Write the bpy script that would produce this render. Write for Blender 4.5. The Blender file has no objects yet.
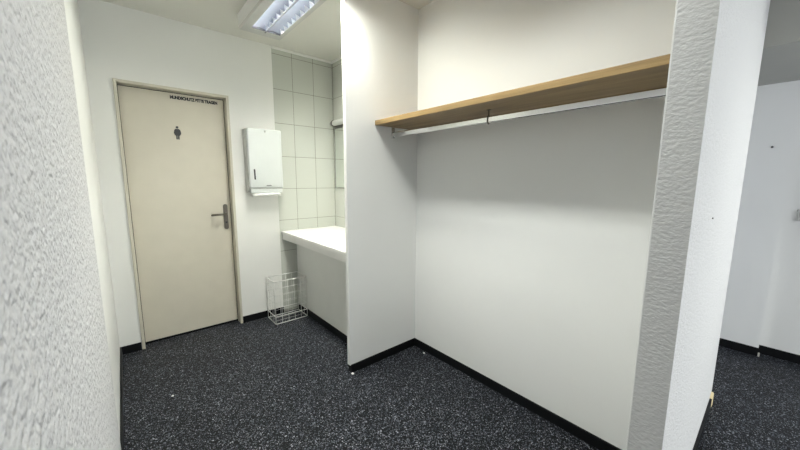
import bpy, bmesh, math, random
from mathutils import Vector, Matrix
random.seed(4)
S = bpy.context.scene
C = S.collection
PI = math.pi

# ------------------------------------------------------------------ light levels
K = dict(down=0., wing=14., row=5.3, rowdown=5.2, room=84., sky=5.0, tube=280.)

# ------------------------------------------------------------------ helpers
OFF = {}

def wo(o):
    return OFF.get(o.name, Vector((0, 0, 0))) if o else Vector((0, 0, 0))

def link(name, bm, mat, parent=None, smooth=False):
    me = bpy.data.meshes.new(name)
    if parent:
        bmesh.ops.translate(bm, verts=bm.verts, vec=-wo(parent))
    bmesh.ops.recalc_face_normals(bm, faces=bm.faces)
    bm.to_mesh(me); bm.free()
    o = bpy.data.objects.new(name, me); C.objects.link(o)
    if mat: me.materials.append(mat)
    if smooth:
        for p in me.polygons: p.use_smooth = True
    if parent:
        o.parent = parent; OFF[o.name] = wo(parent)
    return o

def thing(name, label, cat, loc, group=None, kind=None):
    o = bpy.data.objects.new(name, None); C.objects.link(o)
    o.location = loc; o.empty_display_size = .05
    OFF[o.name] = Vector(loc)
    return tag(o, label, cat, group, kind)

def tag(o, label, cat, group=None, kind=None):
    o['label'] = label; o['category'] = cat
    if group: o['group'] = group
    if kind: o['kind'] = kind
    return o

def struct(name, bm, mat, label, cat, smooth=False):
    return tag(link(name, bm, mat, None, smooth), label, cat, None, 'structure')

def box(bm, x0, x1, y0, y1, z0, z1, bev=0, seg=2):
    v = [bm.verts.new((x, y, z)) for x in (x0, x1) for y in (y0, y1) for z in (z0, z1)]
    fs = [(0, 1, 3, 2), (4, 6, 7, 5), (0, 4, 5, 1), (2, 3, 7, 6), (0, 2, 6, 4), (1, 5, 7, 3)]
    f = [bm.faces.new([v[i] for i in q]) for q in fs]
    if bev:
        es = list({e for q in f for e in q.edges})
        bmesh.ops.bevel(bm, geom=es, offset=bev, segments=seg, affect='EDGES', profile=.5)
    return v

def cyl(bm, a, b, r, n=16, r2=None, caps=True):
    a = Vector(a); b = Vector(b); d = (b - a)
    m = d.to_track_quat('Z', 'Y').to_matrix()
    r2 = r if r2 is None else r2
    A = []; B = []
    for i in range(n):
        t = 2 * PI * i / n
        u = m @ Vector((math.cos(t), math.sin(t), 0))
        A.append(bm.verts.new(a + u * r)); B.append(bm.verts.new(b + u * r2))
    for i in range(n):
        j = (i + 1) % n
        bm.faces.new((A[i], A[j], B[j], B[i]))
    if caps:
        bm.faces.new(A[::-1]); bm.faces.new(B)

def path(bm, pts, r, n=10):
    for p, q in zip(pts, pts[1:]):
        cyl(bm, p, q, r, n)
    for p in pts:
        bmesh.ops.create_uvsphere(bm, u_segments=n, v_segments=6, radius=r, matrix=Matrix.Translation(p))

def prism(bm, pts, axis, a, b):
    """pts: 2-D outline; extruded along axis from a to b"""
    def mk(p, t):
        if axis == 'y': return (p[0], t, p[1])
        if axis == 'x': return (t, p[0], p[1])
        return (p[0], p[1], t)
    A = [bm.verts.new(mk(p, a)) for p in pts]; B = [bm.verts.new(mk(p, b)) for p in pts]
    n = len(pts)
    for i in range(n):
        j = (i + 1) % n
        bm.faces.new((A[i], A[j], B[j], B[i]))
    bm.faces.new(A[::-1]); bm.faces.new(B)

def BM(*boxes, bev=0):
    bm = bmesh.new()
    for b in boxes: box(bm, *b, bev=bev)
    return bm

def rot_about(bm, c, ang):
    bmesh.ops.rotate(bm, verts=bm.verts, cent=c, matrix=Matrix.Rotation(ang, 3, 'Z'))

# ------------------------------------------------------------------ materials
class N:
    def __init__(s, name):
        s.m = bpy.data.materials.new(name); s.m.use_nodes = True
        s.t = s.m.node_tree; s.b = s.t.nodes['Principled BSDF']
    def n(s, kind, **kw):
        q = s.t.nodes.new(kind)
        for k, v in kw.items():
            if k in q.inputs: q.inputs[k].default_value = v
            else: setattr(q, k, v)
        return q
    def l(s, a, b): s.t.links.new(a, b)
    def math(s, op, a, b=None, c=None):
        q = s.n('ShaderNodeMath', operation=op)
        for i, v in enumerate((a, b, c)):
            if v is None: continue
            if isinstance(v, (int, float)): q.inputs[i].default_value = v
            else: s.l(v, q.inputs[i])
        return q.outputs[0]
    def mix(s, fac, a, b):
        q = s.n('ShaderNodeMix', data_type='RGBA')
        for i, v in ((0, fac), (6, a), (7, b)):
            if isinstance(v, (int, float)): q.inputs[i].default_value = v
            elif isinstance(v, tuple): q.inputs[i].default_value = (*v, 1)
            else: s.l(v, q.inputs[i])
        return q.outputs[2]
    def co(s, scale=None):
        tc = s.n('ShaderNodeTexCoord').outputs['Object']
        if scale is None: return tc
        mp = s.n('ShaderNodeMapping'); mp.inputs['Scale'].default_value = scale
        s.l(tc, mp.inputs['Vector']); return mp.outputs[0]
    def ramp(s, x, stops):
        r = s.n('ShaderNodeValToRGB'); e = r.color_ramp.elements
        while len(e) < len(stops): e.new(.5)
        for q, (p, c) in zip(e, stops):
            q.position = p; q.color = (*c, 1) if isinstance(c, tuple) else (c, c, c, 1)
        s.l(x, r.inputs[0]); return r.outputs[0]
    def bump(s, h, dist=.002, st=1.0):
        b = s.n('ShaderNodeBump'); b.inputs['Strength'].default_value = st; b.inputs['Distance'].default_value = dist
        s.l(h, b.inputs['Height']); s.l(b.outputs[0], s.b.inputs['Normal'])

def plain(name, col, rough=.5, metal=0., spec=.5, noise=0.):
    k = N(name); k.b.inputs['Base Color'].default_value = (*col, 1)
    k.b.inputs['Roughness'].default_value = rough; k.b.inputs['Metallic'].default_value = metal
    k.b.inputs['Specular IOR Level'].default_value = spec
    nz = k.n('ShaderNodeTexNoise', Scale=9., Detail=4.); k.l(k.co(), nz.inputs['Vector'])
    a = max(noise, .015)
    lo = tuple(c * (1 - a) for c in col); hi = tuple(min(1, c * (1 + a)) for c in col)
    k.l(k.ramp(nz.outputs['Fac'], [(.3, lo), (.7, hi)]), k.b.inputs['Base Color'])
    return k.m

def paint(name, col, rough=.6, grain=420., dist=.0004):
    k = N(name)
    nz = k.n('ShaderNodeTexNoise', Scale=2.2, Detail=5.); k.l(k.co(), nz.inputs['Vector'])
    k.l(k.ramp(nz.outputs['Fac'], [(.3, tuple(c * .975 for c in col)), (.7, col)]), k.b.inputs['Base Color'])
    k.b.inputs['Roughness'].default_value = rough; k.b.inputs['Specular IOR Level'].default_value = .35
    g = k.n('ShaderNodeTexNoise', Scale=grain, Detail=2.); k.l(k.co(), g.inputs['Vector'])
    k.bump(g.outputs['Fac'], dist, .5)
    return k.m

def stucco(name, col, scale, dist, stretch=(1, 1, 1), detail=3.):
    k = N(name); co = k.co(stretch)
    a = k.n('ShaderNodeTexNoise', Scale=scale, Detail=detail, Roughness=.55); k.l(co, a.inputs['Vector'])
    b = k.n('ShaderNodeTexNoise', Scale=scale * .35, Detail=2.); k.l(co, b.inputs['Vector'])
    v = k.n('ShaderNodeTexVoronoi', Scale=scale * .8); k.l(co, v.inputs['Vector'])
    pits = k.ramp(v.outputs['Distance'], [(0., 0.), (.35, 1.)])
    h = k.math('ADD', k.ramp(a.outputs['Fac'], [(.34, 0.), (.62, 1.)]), k.math('MULTIPLY', b.outputs['Fac'], .6))
    h = k.math('ADD', h, k.math('MULTIPLY', pits, .5))
    k.bump(h, dist, 1.)
    k.b.inputs['Base Color'].default_value = (*col, 1)
    k.b.inputs['Roughness'].default_value = .75; k.b.inputs['Specular IOR Level'].default_value = .3
    return k.m

def tiles(name, axis):
    k = N(name); sp = k.n('ShaderNodeSeparateXYZ'); k.l(k.co(), sp.inputs[0])
    u = k.math('SUBTRACT', sp.outputs['X' if axis == 'x' else 'Y'], (TX - 8 * TPX) if axis == 'x' else (YW - 40 * TPX))
    w = k.math('SUBTRACT', sp.outputs['Z'], TZ - 10 * TPZ)
    cb = k.n('ShaderNodeCombineXYZ'); k.l(u, cb.inputs[0]); k.l(w, cb.inputs[1])
    br = k.n('ShaderNodeTexBrick', offset=0., squash=1.)
    for key, v in (('Scale', 1.), ('Brick Width', TPX), ('Row Height', TPZ), ('Mortar Size', .0021), ('Mortar Smooth', .15), ('Bias', 0.)):
        br.inputs[key].default_value = v
    br.inputs['Color1'].default_value = (.565, .58, .53, 1); br.inputs['Color2'].default_value = (.55, .57, .52, 1)
    br.inputs['Mortar'].default_value = (.20, .20, .155, 1)
    k.l(cb.outputs[0], br.inputs['Vector']); k.l(br.outputs['Color'], k.b.inputs['Base Color'])
    k.b.inputs['Roughness'].default_value = .18
    k.l(k.ramp(br.outputs['Fac'], [(0., .16), (1., .7)]), k.b.inputs['Roughness'])
    inv = k.math('SUBTRACT', 1., br.outputs['Fac']); k.bump(inv, .0012, .7)
    return k.m

def floor_mat():
    k = N('speckled_rubber'); co = k.co()
    base = (.0095, .0105, .0125); col = None
    nz = k.n('ShaderNodeTexNoise', Scale=60., Detail=3.); k.l(co, nz.inputs['Vector'])
    col = k.ramp(nz.outputs['Fac'], [(.3, (.002, .0023, .003)), (.7, (.0055, .006, .0078))])
    for sc, thr, rad, seed in ((95., .80, .40, 0.), (150., .72, .42, 3.1), (260., .80, .5, 7.7)):
        mp = k.n('ShaderNodeMapping'); mp.inputs['Location'].default_value = (seed, seed * .7, 0)
        mp.inputs['Rotation'].default_value = (0, 0, seed)
        k.l(co, mp.inputs['Vector'])
        wn = k.n('ShaderNodeTexNoise', Scale=sc * 1.3, Detail=1.); k.l(mp.outputs[0], wn.inputs['Vector'])
        ad = k.n('ShaderNodeVectorMath', operation='MULTIPLY_ADD'); k.l(wn.outputs['Color'], ad.inputs[0])
        ad.inputs[1].default_value = (.7 / sc,) * 3; k.l(mp.outputs[0], ad.inputs[2])
        v = k.n('ShaderNodeTexVoronoi', Scale=sc, voronoi_dimensions='2D'); k.l(ad.outputs[0], v.inputs['Vector'])
        sp = k.n('ShaderNodeSeparateColor'); k.l(v.outputs['Color'], sp.inputs[0])
        on = k.math('GREATER_THAN', sp.outputs[0], thr)
        near = k.math('LESS_THAN', v.outputs['Distance'], k.math('MULTIPLY_ADD', sp.outputs[2], rad * .7, rad * .45))
        fl = k.ramp(sp.outputs[1], [(0., (.022, .026, .034)), (.45, (.075, .084, .105)), (.8, (.165, .175, .205)), (1., (.34, .35, .38))])
        col = k.mix(k.math('MULTIPLY', on, near), col, fl)
    k.l(col, k.b.inputs['Base Color'])
    k.b.inputs['Roughness'].default_value = .42; k.b.inputs['Specular IOR Level'].default_value = .10
    g = k.n('ShaderNodeTexNoise', Scale=180., Detail=2.); k.l(co, g.inputs['Vector']); k.bump(g.outputs['Fac'], .0006, .5)
    return k.m

def oak():
    k = N('oak'); co = k.co((9., .55, 14.))
    nz = k.n('ShaderNodeTexNoise', Scale=3.2, Detail=7., Roughness=.62, Distortion=.5); k.l(co, nz.inputs['Vector'])
    co2 = k.co((60., 1.6, 70.)); n2 = k.n('ShaderNodeTexNoise', Scale=4., Detail=4.); k.l(co2, n2.inputs['Vector'])
    c = k.ramp(nz.outputs['Fac'], [(.3, (.20, .130, .052)), (.52, (.315, .21, .088)), (.72, (.41, .285, .125))])
    c = k.mix(k.ramp(n2.outputs['Fac'], [(.48, 0.), (.70, .45)]), c, (.15, .09, .035))
    k.l(c, k.b.inputs['Base Color']); k.b.inputs['Roughness'].default_value = .42
    k.bump(n2.outputs['Fac'], .0004, .4)
    return k.m

def emit(name, col, st):
    k = N(name); k.b.inputs['Emission Color'].default_value = (*col, 1); k.b.inputs['Emission Strength'].default_value = st
    k.b.inputs['Base Color'].default_value = (.9, .9, .9, 1)
    return k.m

# ------------------------------------------------------------------ layout
H = 1.33            # eye height
CEIL = 2.52
YW = 3.13           # wall with the door
XL = -.11           # left wall
XT = 1.755          # tiled side wall
TX, TPX, TZ, TPZ = 1.755, .2134, 2.460, .3056
XB = 1.708           # back of the coat niche
YP = 1.802           # niche side of the partition
BB = .06            # base strip height

WALL = paint('white_wall_paint', (.84, .84, .805))
SMOOTH = paint('white_board', (.84, .845, .83), .5, 300., .0002)
CEILM = paint('ceiling_paint', (.74, .73, .68), .8)
STUC = stucco('stucco_coarse', (.64, .64, .65), 58., .0036, detail=1.5)
STUC2 = stucco('stucco_horizontal', (.62, .62, .61), 95., .0008, (1., .75, 1.3), detail=2.5)
STUC3 = stucco('stucco_fine', (.68, .68, .68), 110., .0014)
PASSAGE = paint('passage_wall_paint', (.90, .90, .885))
FLOOR = floor_mat()
BLACK = plain('black_base_strip', (.0045, .005, .006), .5, 0., .22)
TB = tiles('white_wall_tiles_back', 'x'); TS = tiles('white_wall_tiles_side', 'y')
DOORM = plain('beige_door_lacquer', (.65, .61, .51), .42, noise=.02)
FRAMEM = plain('beige_frame_lacquer', (.58, .55, .455), .4)
COUNTER = plain('white_laminate', (.86, .86, .83), .3)
PANEL = plain('pale_grey_panel', (.77, .78, .755), .5)
WHITE = plain('white_enamel', (.66, .69, .675), .3)
WIRE = plain('white_coated_wire', (.80, .80, .77), .35)
DARK = plain('dark_plastic', (.015, .015, .017), .35)
BRONZE = plain('dark_bronze', (.16, .145, .12), .32, .85)
STEEL = plain('brushed_steel', (.62, .62, .60), .25, 1.)
CHROME = plain('chrome', (.80, .80, .79), .14, 1.)
GREYMETAL = plain('grey_lacquer', (.50, .50, .475), .45)
PAPER = plain('paper', (.86, .86, .84), .9)
OAK = oak()

# ------------------------------------------------------------------ setting
struct('floor', BM((-.3, 5.2, -3.9, 3.5, -.1, 0)), FLOOR, 'black rubber floor with grey and white flecks', 'floor')
struct('ceiling', BM((-.3, 5.2, -3.9, 3.5, CEIL, CEIL + .1)), CEILM, 'off white plain ceiling carrying the long lamp', 'ceiling')

# wall with the door (white part): opening .02-.757 x 0-2.023
DX0, DX1, DZ1 = .0206, .757, 2.023
struct('wall_back', BM((-.3, DX0, YW, YW + .25, 0, CEIL), (DX1, 1.14, YW, YW + .25, 0, CEIL), (DX0, DX1, YW, YW + .25, DZ1, CEIL),
                       (DX0, DX1, YW + .20, YW + .25, 0, DZ1)),
       WALL, 'white painted wall around the beige door', 'wall')
struct('wall_tiled_back', BM((1.14, XT, YW + .004, YW + .25, 0, CEIL)), TB, 'white tiled wall beside the towel dispenser, behind the counter', 'wall')
struct('wall_tiled_side', BM((XT, XT + .06, YP + .03, YW + .004, 0, CEIL)), TS, 'white tiled side wall carrying the mirror', 'wall')
struct('trim_1', BM((1.14, XT, YW - .010, YW + .004, CEIL - .022, CEIL), (XT - .014, XT, YP + .04, YW - .010, CEIL - .022, CEIL), bev=.004), WALL,
       'white cove strip between tiles and ceiling', 'trim')
struct('wall_left', BM((-.3, XL, 1.6, YW, 0, CEIL)), SMOOTH, 'smooth white left wall strip next to the door corner', 'wall')
bm = bmesh.new(); box(bm, -.3, -.095, -3.6, 1.71, 0, CEIL, bev=.004)
struct('wall_left_stucco', bm, STUC, 'rough white stucco wall close up on the left', 'wall')
struct('baseboard_left', BM((XL, XL + .010, 1.71, YW, 0, BB)), BLACK, 'black base strip along the left wall', 'baseboard')
struct('baseboard_back', BM((XL + .010, DX0 - .003, YW - .010, YW, 0, BB), (DX1 + .003, 1.14, YW - .010, YW, 0, BB)), BLACK,
       'black base strip on both sides of the beige door', 'baseboard')
# partition between washing bay and coat niche
bm = bmesh.new(); box(bm, 1.097, XT + .02, YP, YP + .034, BB * .9, CEIL, bev=.0025)
struct('wall_partition', bm, SMOOTH, 'white board partition between wash counter and coat niche', 'partition')
struct('baseboard_partition', BM((1.102, XB, YP - .008, YP + .03, 0, BB), bev=.002), BLACK, 'black base strip under the white partition', 'baseboard')
struct('wall_niche', BM((XB, XB + .055, .2175, YP + .005, 0, CEIL)), SMOOTH, 'plain white back wall of the coat niche', 'wall')
struct('baseboard_niche', BM((XB - .010, XB, .2215, YP - .008, 0, BB), bev=.002), BLACK, 'black base strip along the back of the coat niche', 'baseboard')
# near wall that closes the niche on the right
bm = bmesh.new(); prism(bm, [(1.095, .139), (1.095, .2175), (2.62, .2175), (2.62, .141)], 'z', 0, CEIL)
w = struct('wall_right', bm, STUC3, 'free standing white wall at the right with a rough grey end', 'wall')
w.data.materials.append(STUC2)
for p in w.data.polygons:
    if abs(p.normal.x) > .9 and p.center.x < 1.5: p.material_index = 1
struct('trim_2', BM((1.097, XB, .2175, .2215, 0, CEIL), bev=.001), SMOOTH, 'thin white board lining the niche beside the rough wall end', 'trim')
bm = bmesh.new(); prism(bm, [(1.11, .139), (2.535, .1405), (2.535, .1305), (1.11, .129)], 'z', 0, BB)
struct('baseboard_right', bm, BLACK, 'black base strip below the free standing right wall', 'baseboard')
# passage wall far right, two planes with a small step
struct('wall_passage', BM((3.61, 3.9, -.02, 3.3, 0, CEIL)), PASSAGE, 'white passage wall behind the free standing wall', 'wall')
struct('wall_passage_step', BM((3.69, 3.9, -3.6, -.02, 0, CEIL)), PASSAGE, 'white passage wall set back, at the right edge', 'wall')
struct('baseboard_passage', BM((3.598, 3.61, -.02, 3.3, 0, BB + .004)), BLACK, 'black base strip of the passage wall left of the step', 'baseboard')
struct('baseboard_passage_step', BM((3.678, 3.69, -3.6, -.02, 0, BB + .004)), BLACK, 'black base strip of the passage wall right of the step', 'baseboard')
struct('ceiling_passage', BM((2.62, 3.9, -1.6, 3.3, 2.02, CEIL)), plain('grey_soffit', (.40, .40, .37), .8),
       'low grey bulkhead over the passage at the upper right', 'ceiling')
# rest of the room, behind the camera
WX0, WX1, WZ0, WZ1 = .6, 3.3, .75, 2.3
struct('wall_rear', BM((-.3, WX0, -3.7, -3.6, 0, CEIL), (WX1, 3.9, -3.7, -3.6, 0, CEIL), (WX0, WX1, -3.7, -3.6, 0, WZ0), (WX0, WX1, -3.7, -3.6, WZ1, CEIL)),
       WALL, 'white wall with the wide daylight window, out of view', 'wall')

# ------------------------------------------------------------------ door
door = thing('door_1', 'beige flush door with a black woman pictogram and dark lever handle', 'door', (.39, YW, 0), kind='structure')
LIP, YLEAF = .020, YW + .075
bm = bmesh.new()
x0, x1, zt = DX0, DX1, DZ1
box(bm, x0, x0 + LIP, YW - .012, YW + .15, 0, zt, bev=.002)
box(bm, x1 - LIP, x1, YW - .012, YW + .15, 0, zt, bev=.002)
box(bm, x0 + .0005, x1 - .0005, YW - .0115, YW + .15, zt - LIP, zt, bev=.002)
fr = link('door_frame', bm, FRAMEM, door)
bm = BM((x0 + LIP, x1 - LIP, YLEAF + .004, YLEAF + .02, 0.001, zt - LIP)); link('door_gap_shade', bm, BLACK, door)  # black sheet painting the shade in the gap around the leaf
bm = bmesh.new(); box(bm, x0 + LIP + .004, x1 - LIP - .004, YLEAF, YLEAF + .04, .018, zt - LIP - .005, bev=.002)
leaf = link('door_leaf', bm, DOORM, door)
# handle
hd = None
bm = bmesh.new()
px, zc0, zc1 = .692, .881, 1.107
prof = []
for i in range(13):
    a = PI * i / 12; prof.append((px + .0175 * math.cos(a), zc1 - .0175 + .0175 * math.sin(a)))
for i in range(13):
    a = PI + PI * i / 12; prof.append((px + .0175 * math.cos(a), zc0 + .0175 + .0175 * math.sin(a)))
prism(bm, prof, 'y', YLEAF - .009, YLEAF + .001)
hd = link('handle_plate', bm, BRONZE, door)
bm = bmesh.new()
path(bm, [Vector((px, YLEAF - .005, 1.022)), Vector((px, YLEAF - .045, 1.022)), Vector((px - .012, YLEAF - .052, 1.022)), Vector((.578, YLEAF - .052, 1.018))], .0095, 14)
link('lever', bm, BRONZE, hd, True)
bm = bmesh.new(); cyl(bm, (px, YLEAF - .012, .945), (px, YLEAF - .006, .945), .0085, 16); link('keyhole', bm, DARK, hd)
# pictogram of a woman
bm = bmesh.new(); cx, zb, zt2 = .385, 1.642, 1.745
y0, y1 = YLEAF - .0012, YLEAF + .0005
hh = zt2 - zb
cyl(bm, (cx, y0, zt2 - .009), (cx, y1, zt2 - .009), .0095, 20)
prism(bm, [(cx - .012, zt2 - .021), (cx + .012, zt2 - .021), (cx + .020, zt2 - .030), (cx + .025, zt2 - .052), (cx + .020, zt2 - .068), (cx + .012, zt2 - .074),
           (cx - .012, zt2 - .074), (cx - .020, zt2 - .068), (cx - .025, zt2 - .052), (cx - .020, zt2 - .030)], 'y', y0, y1)
for s in (-1, 1):
    prism(bm, [(cx + s * .0015, zb), (cx + s * .011, zb), (cx + s * .011, zt2 - .070), (cx + s * .0015, zt2 - .070)], 'y', y0 + .0002, y1)
link('woman_pictogram', bm, DARK, door)
# lettering at the top edge of the leaf
fc = bpy.data.curves.new('lettering', 'FONT'); fc.body = 'MUNDSCHUTZ BITTE TRAGEN'; fc.size = .032; fc.extrude = .0006; fc.offset = .0021
fc.align_x = 'LEFT'
lo = bpy.data.objects.new('lettering', fc); C.objects.link(lo); fc.materials.append(DARK)
bpy.context.view_layer.update()
wdt = max(lo.dimensions.x, .01)
lo.parent = door; lo.location = Vector((.355, YLEAF - .0008, 1.955)) - Vector(door.location); lo.rotation_euler = (PI / 2, 0, 0)
lo.scale = (.332 / wdt, 1, 1)

# ------------------------------------------------------------------ towel dispenser
dx0, dx1, dz0, dz1, dy = .858, 1.152, 1.25, 1.766, 3.01
dsp = thing('paper_towel_dispenser', 'white metal paper towel dispenser on the wall right of the door', 'dispenser', (1.0, YW, 1.2))
bm = bmesh.new(); box(bm, dx0 - .006, dx1, 3.045, YW, 1.215, dz1 - .004, bev=.004); link('case', bm, GREYMETAL, dsp)
bm = bmesh.new(); box(bm, dx0, dx1, dy, 3.05, dz0, dz1, bev=.012, seg=3); cov = link('cover', bm, WHITE, dsp, True)
bm = bmesh.new(); box(bm, dx0 + .006, dx1 - .006, dy + .012, 3.05, 1.205, dz0 - .004, bev=.005); link('bottom_tray', bm, WHITE, dsp)
bm = bmesh.new(); prism(bm, [(.897, 1.325), (.910, 1.322), (.908, 1.412), (.895, 1.415)], 'y', dy - .0012, dy + .002); link('level_window', bm, DARK, cov)
bm = bmesh.new(); cyl(bm, (1.005, dy - .001, 1.742), (1.005, dy + .002, 1.742), .007, 16); link('lock', bm, STEEL, cov)
bm = bmesh.new()
for k, (a, b) in enumerate(((0, .008), (.010, .017), (.019, .026), (.028, .035), (.037, .044))):
    box(bm, .998 + a, .998 + b, dy - .0008, dy + .002, 1.268, 1.275 + .002 * (k % 2))
link('badge', bm, DARK, cov)
bm = bmesh.new()
n = 12; A = []
for i in range(n + 1):
    t = i / n; x = .885 + .243 * t; z = 1.172 + .016 * math.sin(t * PI * .9) + .003 * math.sin(9 * t)
    row = [bm.verts.new(p) for p in ((x, dy + .035, 1.2025), (x, dy + .012, z + .018), (x, dy + .004, z), (x, dy + .012, z - .003), (x, dy + .030, z + .012), (x, dy + .055, 1.2025))]
    A.append(row)
for a, b in zip(A, A[1:]):
    for i in range(5): bm.faces.new((a[i], a[i + 1], b[i + 1], b[i]))
tw = tag(link('paper_towel', bm, PAPER, None, True), 'folded white paper towel hanging out of the wall dispenser', 'paper towel')
sm = tw.modifiers.new('thickness', 'SOLIDIFY'); sm.thickness = .002

# ------------------------------------------------------------------ wash counter
cz1, cz0, cxf = .826, .743, 1.152
ct = thing('wash_counter', 'white wash counter between tiled wall and partition', 'counter', (1.3, 2.5, 0))
bm = bmesh.new(); box(bm, cxf, XT, YP + .034, YW + .003, cz1 - .020, cz1, bev=.002); link('worktop', bm, COUNTER, ct)
bm = bmesh.new(); box(bm, cxf + .014, cxf + .034, YP + .034, YW + .003, cz0, cz1 - .019, bev=.002); link('apron', bm, plain('white_apron', (.84, .84, .82), .4), ct)
struct('wall_under_counter', BM((1.305, 1.33, YP + .034, YW + .003, 0, cz1 - .02)), PANEL, 'pale grey panel closing the space below the wash counter', 'panel')
struct('baseboard_counter', BM((1.294, 1.305, YP + .034, YW + .004, 0, BB), bev=.002), BLACK, 'black base strip of the panel below the wash counter', 'baseboard')

# mirror and its lamp
mi = thing('mirror', 'wall mirror with thin grey edge on the tiled side wall above the counter', 'mirror', (XT, 2.5, 1.5))
link('mirror_glass', BM((1.742, 1.747, 2.02, 3.083, 1.243, 1.845)), plain('mirror_silver', (.86, .89, .86), .02, 1.), mi)
bm = bmesh.new()
for b in ((1.740, XT, 3.083, 3.090, 1.236, 1.852), (1.740, XT, 2.013, 2.02, 1.236, 1.852), (1.740, XT, 2.02, 3.083, 1.236, 1.243), (1.740, XT, 2.02, 3.083, 1.845, 1.852)):
    box(bm, *b)
link('mirror_edge', bm, plain('grey_edge', (.22, .225, .21), .4, .6), mi)
ml = thing('mirror_lamp', 'tubular wall lamp with dark end ring above the mirror', 'lamp', (XT, 2.6, 1.89))
bm = bmesh.new(); cyl(bm, (1.700, 2.25, 1.892), (1.700, 3.018, 1.892), .027, 24); link('lamp_tube', bm, plain('opal_tube', (.58, .59, .56), .35), ml, False)
for ya, yb in ((3.018, 3.035), (2.232, 2.25)):
    bm = bmesh.new(); cyl(bm, (1.700, ya, 1.892), (1.700, yb, 1.892), .031, 24); link('end_ring', bm, plain('dark_ring', (.10, .10, .085), .35, .6), ml)
bm = bmesh.new(); cyl(bm, (1.700, 3.035, 1.892), (1.700, 3.072, 1.892), .027, 24, .022); link('end_cap', bm, plain('grey_cap', (.42, .42, .38), .4), ml)
bm = bmesh.new(); box(bm, 1.712, XT, 2.25, 3.05, 1.858, 1.872, bev=.003); link('bracket', bm, plain('dark_bracket', (.12, .12, .105), .4, .5), ml)

# ------------------------------------------------------------------ wire basket
bc = Vector((1.13, 2.99, 0)); bx0, bx1, by0, by1, bh = .977, 1.281, 2.882, 3.088, .405
bk = thing('wire_basket', 'white wire waste basket on the floor under the counter end', 'basket', bc)
def frame_wire(z, r):
    bm = bmesh.new()
    path(bm, [Vector(p) for p in ((bx0, by0, z), (bx1, by0, z), (bx1, by1, z), (bx0, by1, z), (bx0, by0, z))], r, 8)
    return bm
def bfin(name, bm): return link(name, bm, WIRE, bk, True)
bfin('top_rim', frame_wire(bh, .0048)); bfin('base_frame', frame_wire(.006, .0034)); bfin('middle_hoop', frame_wire(.075, .0034))
def side(p, q, nv):
    bm = bmesh.new(); p = Vector(p); q = Vector(q)
    for i in range(nv + 1):
        a = p.lerp(q, i / nv); r = .0032 if i in (0, nv) else .0017
        cyl(bm, (a.x, a.y, .006), (a.x, a.y, bh), r, 8)
    for z in (.14, .207, .274, .341):
        cyl(bm, (p.x, p.y, z), (q.x, q.y, z), .0013, 6)
    return bm
bfin('wire_side', side((bx0, by0, 0), (bx1, by0, 0), 5)); bfin('wire_side', side((bx0, by1, 0), (bx1, by1, 0), 5))
bfin('wire_side', side((bx0, by0, 0), (bx0, by1, 0), 3)); bfin('wire_side', side((bx1, by0, 0), (bx1, by1, 0), 3))
bm = bmesh.new()
for i in range(1, 3): cyl(bm, (bx0, by0 + (by1 - by0) * i / 3, .0075), (bx1, by0 + (by1 - by0) * i / 3, .0075), .0009, 6)
bfin('wire_bottom', bm)

# ------------------------------------------------------------------ coat shelf and rail
bm = bmesh.new(); box(bm, 1.3205, XB, .2215, YP, 1.688, 1.718, bev=.0015)
tag(link('coat_shelf', bm, OAK), 'long oak shelf board across the coat niche', 'shelf')
rl = thing('clothes_rail', 'metal clothes rail hung below the oak shelf', 'rail', (1.472, 1.0, 1.64))
bm = bmesh.new()
RX, RZ = 1.472, 1.638
prof = [(RX + .0085 * math.cos(a), RZ + (.0085 if math.sin(a) > 0 else -.0085) + .0085 * math.sin(a)) for a in [2 * PI * i / 24 + 1e-4 for i in range(24)]]
prism(bm, prof, 'y', .2215, YP - .002); link('rod', bm, CHROME, rl, False)
for ya, yb in ((YP - .010, YP), (.2215, .2325)):
    bm = bmesh.new(); box(bm, RX - .013, RX + .013, ya, yb, RZ - .024, RZ + .048, bev=.003); link('end_bracket', bm, STEEL, rl)
bm = bmesh.new(); hy = 1.02
box(bm, RX - .007, RX + .007, hy - .010, hy + .010, 1.685, 1.688); cyl(bm, (RX, hy, 1.686), (RX, hy, 1.655), .0028, 10)
path(bm, [Vector((RX, hy, 1.660)), Vector((RX - .0115, hy, 1.652)), Vector((RX - .0115, hy, 1.624)), Vector((RX, hy, 1.616)), Vector((RX + .0115, hy, 1.624)), Vector((RX + .0115, hy, 1.652)), Vector((RX, hy, 1.660))], .0024, 8)
link('centre_hanger', bm, plain('dark_iron', (.09, .08, .065), .4, .7), rl)

# ------------------------------------------------------------------ ceiling luminaire
LX0, LX1, LY0, LY1, LZ = .757, 1.072, 1.45, 2.72, 2.42
OX0, OX1, OY0, OY1 = .822, 1.030, 1.515, 2.655
lm = thing('ceiling_lamp', 'long white surface mounted ceiling lamp with twin louvred tubes', 'lamp', (.915, 1.97, CEIL))
bm = bmesh.new()
box(bm, LX0, LX1, LY0, LY1, CEIL - .016, CEIL)                     # back plate
for sx in (0, 1):                                                  # side cheeks, slightly sloped rim
    o = LX0 if sx == 0 else LX1; i = OX0 if sx == 0 else OX1; e = .006 if sx == 0 else -.006
    prism(bm, [(o, CEIL - .016), (o, LZ + .0125), (i, LZ + .0125), (i, CEIL - .016)], 'y', LY0, LY1)
box(bm, OX0, OX1, LY0, OY0, LZ + .0125, CEIL - .016); box(bm, OX0, OX1, OY1, LY1, LZ + .0125, CEIL - .016)
link('housing', bm, plain('lamp_housing', (.86, .86, .84), .4), lm)
bm = bmesh.new()
prism(bm, [(LX0, LZ + .012), (LX0 + .010, LZ), (OX0, LZ), (OX0, LZ + .012)], 'y', LY0, LY1); prism(bm, [(LX1, LZ + .012), (LX1 - .010, LZ), (OX1, LZ), (OX1, LZ + .012)], 'y', LY0, LY1)
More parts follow.
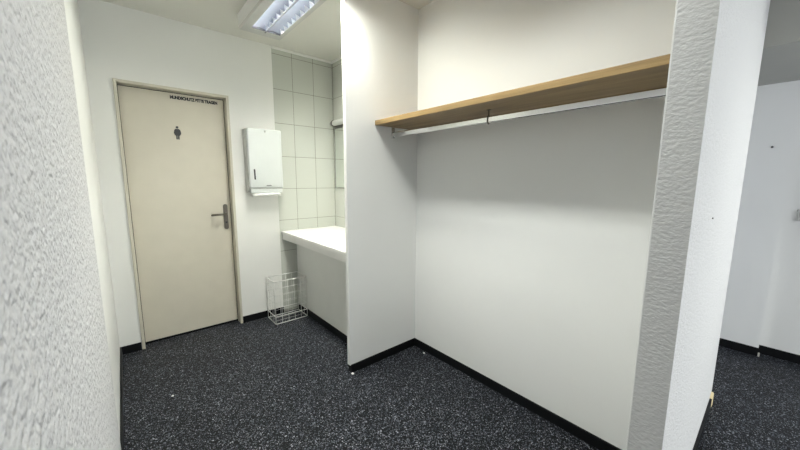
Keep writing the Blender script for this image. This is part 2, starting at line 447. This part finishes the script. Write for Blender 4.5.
box(bm, OX0 + .0005, OX1 - .0005, LY0, OY0, LZ, LZ + .012); box(bm, OX0 + .0005, OX1 - .0005, OY1 - .027, LY1, LZ, LZ + .012)
link('louvre_frame', bm, plain('grey_frame', (.56, .56, .54), .4), lm)
BLADE = plain('louvre_aluminium', (.33, .36, .43), .28, 1.)
ALU = plain('bright_aluminium', (.86, .88, .90), .30, 1.)
xm = (OX0 + OX1) / 2
bm = bmesh.new(); box(bm, xm - .004, xm + .004, OY0, OY1, LZ - .003, LZ + .05); link('divider', bm, plain('divider_grey', (.10, .10, .11), .5), lm)
for xa, xb in ((OX0, xm - .003), (xm + .003, OX1)):
    bm = bmesh.new(); prev = None; w = xb - xa                      # parabolic trough
    for i in range(13):
        t = i / 12; x = xa + w * t; z = LZ + .001 + .078 * (1 - (2 * t - 1) ** 4)
        cur = [bm.verts.new((x, OY0, z)), bm.verts.new((x, OY1, z))]
        if prev: bm.faces.new((prev[0], prev[1], cur[1], cur[0]))
        prev = cur
    rf = link('reflector', bm, ALU, lm, True)
    y = OY0 + .02
    while y < OY1 - .035:
        bm = bmesh.new()                                           # cross louvres: wedge blades with a curved lower edge
        pa = []
        for i in range(9):
            t = i / 8; x = xa + w * t; d = .010 * (1 - (2 * t - 1) ** 2)
            pa.append((x, d))
        top = [bm.verts.new((x, y - .010, LZ + .046)) for x, d in pa]; top2 = [bm.verts.new((x, y + .010, LZ + .046)) for x, d in pa]
        bot = [bm.verts.new((x, y, LZ + d)) for x, d in pa]
        for i in range(8):
            bm.faces.new((top[i], top[i + 1], bot[i + 1], bot[i])); bm.faces.new((top2[i + 1], top2[i], bot[i], bot[i + 1]))
            bm.faces.new((top[i + 1], top[i], top2[i], top2[i + 1]))
        y += .0718
        link('louvre_blade', bm, BLADE, rf)
    bm = bmesh.new(); cyl(bm, ((xa + xb) / 2, OY0 + .02, LZ + .060), ((xa + xb) / 2, OY1 - .04, LZ + .060), .008, 12)
    link('fluorescent_tube', bm, emit('lit_tube', (.985, .985, .91), K['tube']), lm, True)
bm = bmesh.new(); box(bm, OX0, OX1, OY1 - .034, OY1 - .027, LZ - .0025, LZ + .078, bev=.001); link('end_clip', bm, plain('dark_clip', (.16, .17, .19), .3, 1.), lm)

def area(name, loc, sx, sy, energy, col, spread, rot=(0, 0, 0)):
    l = bpy.data.lights.new(name, 'AREA'); l.shape = 'RECTANGLE'; l.size = sx; l.size_y = sy
    l.energy = energy; l.color = col; l.spread = spread
    o = bpy.data.objects.new(name, l); C.objects.link(o); o.location = loc; o.rotation_euler = rot
    return o
if K['down']: area('lamp_light', ((OX0 + OX1) / 2, (OY0 + OY1) / 2, LZ - .004), .19, 1.10, K['down'], (.975, .985, .885), math.radians(148))
def wings(x, y, ln, e, spread=118, tilt=33, left=1., col=(.985, .98, .87)):                        # each trough throws its light to both long sides
    for sgn in (-1, 1):
        if e: area('lamp_light', (x + sgn * .05, y, LZ - .03), .09, ln, e * (left if sgn < 0 else 1.), col, math.radians(spread), (0, -sgn * math.radians(tilt), 0))
wings(xm, (OY0 + OY1) / 2, 1.08, K['wing'], left=.55)

# unseen ceiling lamps added to brighten the niche and the room
def fill_lamp(x, y, e, label, alongx=False):
    l2 = thing('ceiling_lamp', label, 'lamp', (x, y, CEIL))
    hx, hy = (.75, .16) if alongx else (.16, .68)
    bm = bmesh.new(); box(bm, x - hx, x + hx, y - hy, y + hy, LZ, CEIL, bev=.004); link('housing', bm, WHITE, l2)
    if e: area('lamp_light', (x, y, LZ - .004), 1.34 if alongx else .2, .2 if alongx else 1.34, e, (.96, .98, .92), math.radians(165))
fill_lamp(.76, .80, 0, 'unseen ceiling lamp added above the viewpoint to light the niche')
wings(.76, .86, 1.0, K['row'], 100, 28, .30, (.965, .99, .94))  # added light for the niche, left side dimmed towards the stucco
if K['rowdown']: area('lamp_light', (.76, .86, LZ - .004), .19, 1.0, K['rowdown'], (.965, .99, .94), math.radians(115))
fill_lamp(2.6, -1.7, K['room'], 'unseen ceiling lamp added as fill over the room behind the viewpoint')

# ------------------------------------------------------------------ small things
sw = thing('light_switch', 'pale light switch on the set back passage wall at the right edge', 'switch', (3.69, -.135, 1.09))
bm = bmesh.new(); box(bm, 3.680, 3.69, -.178, -.094, 1.048, 1.132, bev=.003); link('plate', bm, plain('switch_plate', (.62, .62, .60), .4), sw)
bm = bmesh.new(); box(bm, 3.676, 3.681, -.164, -.108, 1.062, 1.118, bev=.002); link('rocker', bm, plain('switch_rocker', (.70, .70, .68), .35), sw)
bm = bmesh.new(); cyl(bm, (3.604, .075, 1.576), (3.611, .075, 1.576), .007, 12)
tag(link('screw', bm, DARK), 'dark screw head on the white passage wall', 'screw')
NX = 1.495
bm = bmesh.new(); cyl(bm, (NX, .1365, 1.207), (NX, .141, 1.207), .0022, 10)
tag(link('nail_head', bm, DARK), 'tiny dark nail head in the bright face of the free standing wall', 'nail')
# broken wood end of the base strip
bm = bmesh.new(); prism(bm, [(2.535, .1315), (2.585, .128), (2.60, .134), (2.595, .1412), (2.535, .1415)], 'z', 0, .062)
bmesh.ops.translate(bm, verts=[v for v in bm.verts if v.co.z > .03 and v.co.x > 2.56], vec=(0, 0, .012))
tag(link('wood_block', bm, plain('bare_pine', (.72, .60, .36), .7)), 'bare pale wood block at the end of the black base strip', 'block')
def chip(name, x, y, z, s, label, ax=1.):
    bm = bmesh.new(); pts = []
    for i in range(6):
        a = 2 * PI * i / 6 + random.uniform(-.3, .3); r = s * random.uniform(.7, 1.1); pts.append((x + r * math.cos(a) * ax, y + r * math.sin(a)))
    prism(bm, pts, 'z', z, z + .004)
    return tag(link(name, bm, plain('chip_white', (.75, .74, .72), .8)), label, 'chip', 'pale chips on the dark floor')
chip('paint_chip', .133, 2.303, 0, .0075, 'single white crumb lying on the open floor before the door')
chip('paint_chip', 1.106, 1.785, 0, .011, 'white crumb on the floor at the foot of the partition edge')
chip('paint_chip', 1.672, 1.66, 0, .010, 'white crumb on the floor beside the niche corner')
bm = bmesh.new(); box(bm, 3.595, 3.606, -.030, -.020, .0, .030, bev=.002)
tag(link('strip_splinter', bm, plain('splinter', (.55, .53, .48), .7)), 'pale splinter at the step of the passage base strip', 'splinter')

# ------------------------------------------------------------------ daylight
wd = bpy.data.worlds.new('daylight'); S.world = wd; wd.use_nodes = True
bg = wd.node_tree.nodes['Background']; bg.inputs[0].default_value = (.88, .93, 1., 1); bg.inputs[1].default_value = K['sky']
pt = area('window_portal', ((WX0 + WX1) / 2, -3.6, (WZ0 + WZ1) / 2), WX1 - WX0, WZ1 - WZ0, 1., (1, 1, 1), PI, (PI / 2, 0, 0))
pt.data.cycles.is_portal = True

# ------------------------------------------------------------------ camera
cd = bpy.data.cameras.new('camera'); cam = bpy.data.objects.new('camera', cd); C.objects.link(cam)
yaw, pitch, roll, F = 0.708392959, 0.139177084, 0.00481803534, 324.300262
cy, sy, cp, sp = math.cos(yaw), math.sin(yaw), math.cos(pitch), math.sin(pitch)
f = Vector((sy * cp, cy * cp, -sp)); r = Vector((cy, -sy, 0)); u = r.cross(f)
R = r * math.cos(roll) + u * math.sin(roll); U = -r * math.sin(roll) + u * math.cos(roll)
M = Matrix((R, U, -f)).transposed().to_4x4(); M.translation = Vector((0, 0, H))
cam.matrix_world = M
cd.sensor_width = 36.; cd.lens = F / 800 * 36; cd.clip_start = .005
cd.dof.use_dof = True; cd.dof.focus_distance = 2.2; cd.dof.aperture_fstop = 7.
S.camera = cam

S.view_settings.view_transform = 'Standard'; S.view_settings.look = 'None'
S.view_settings.gamma = 1.; S.view_settings.use_curve_mapping = False
S.view_settings.exposure = 0.
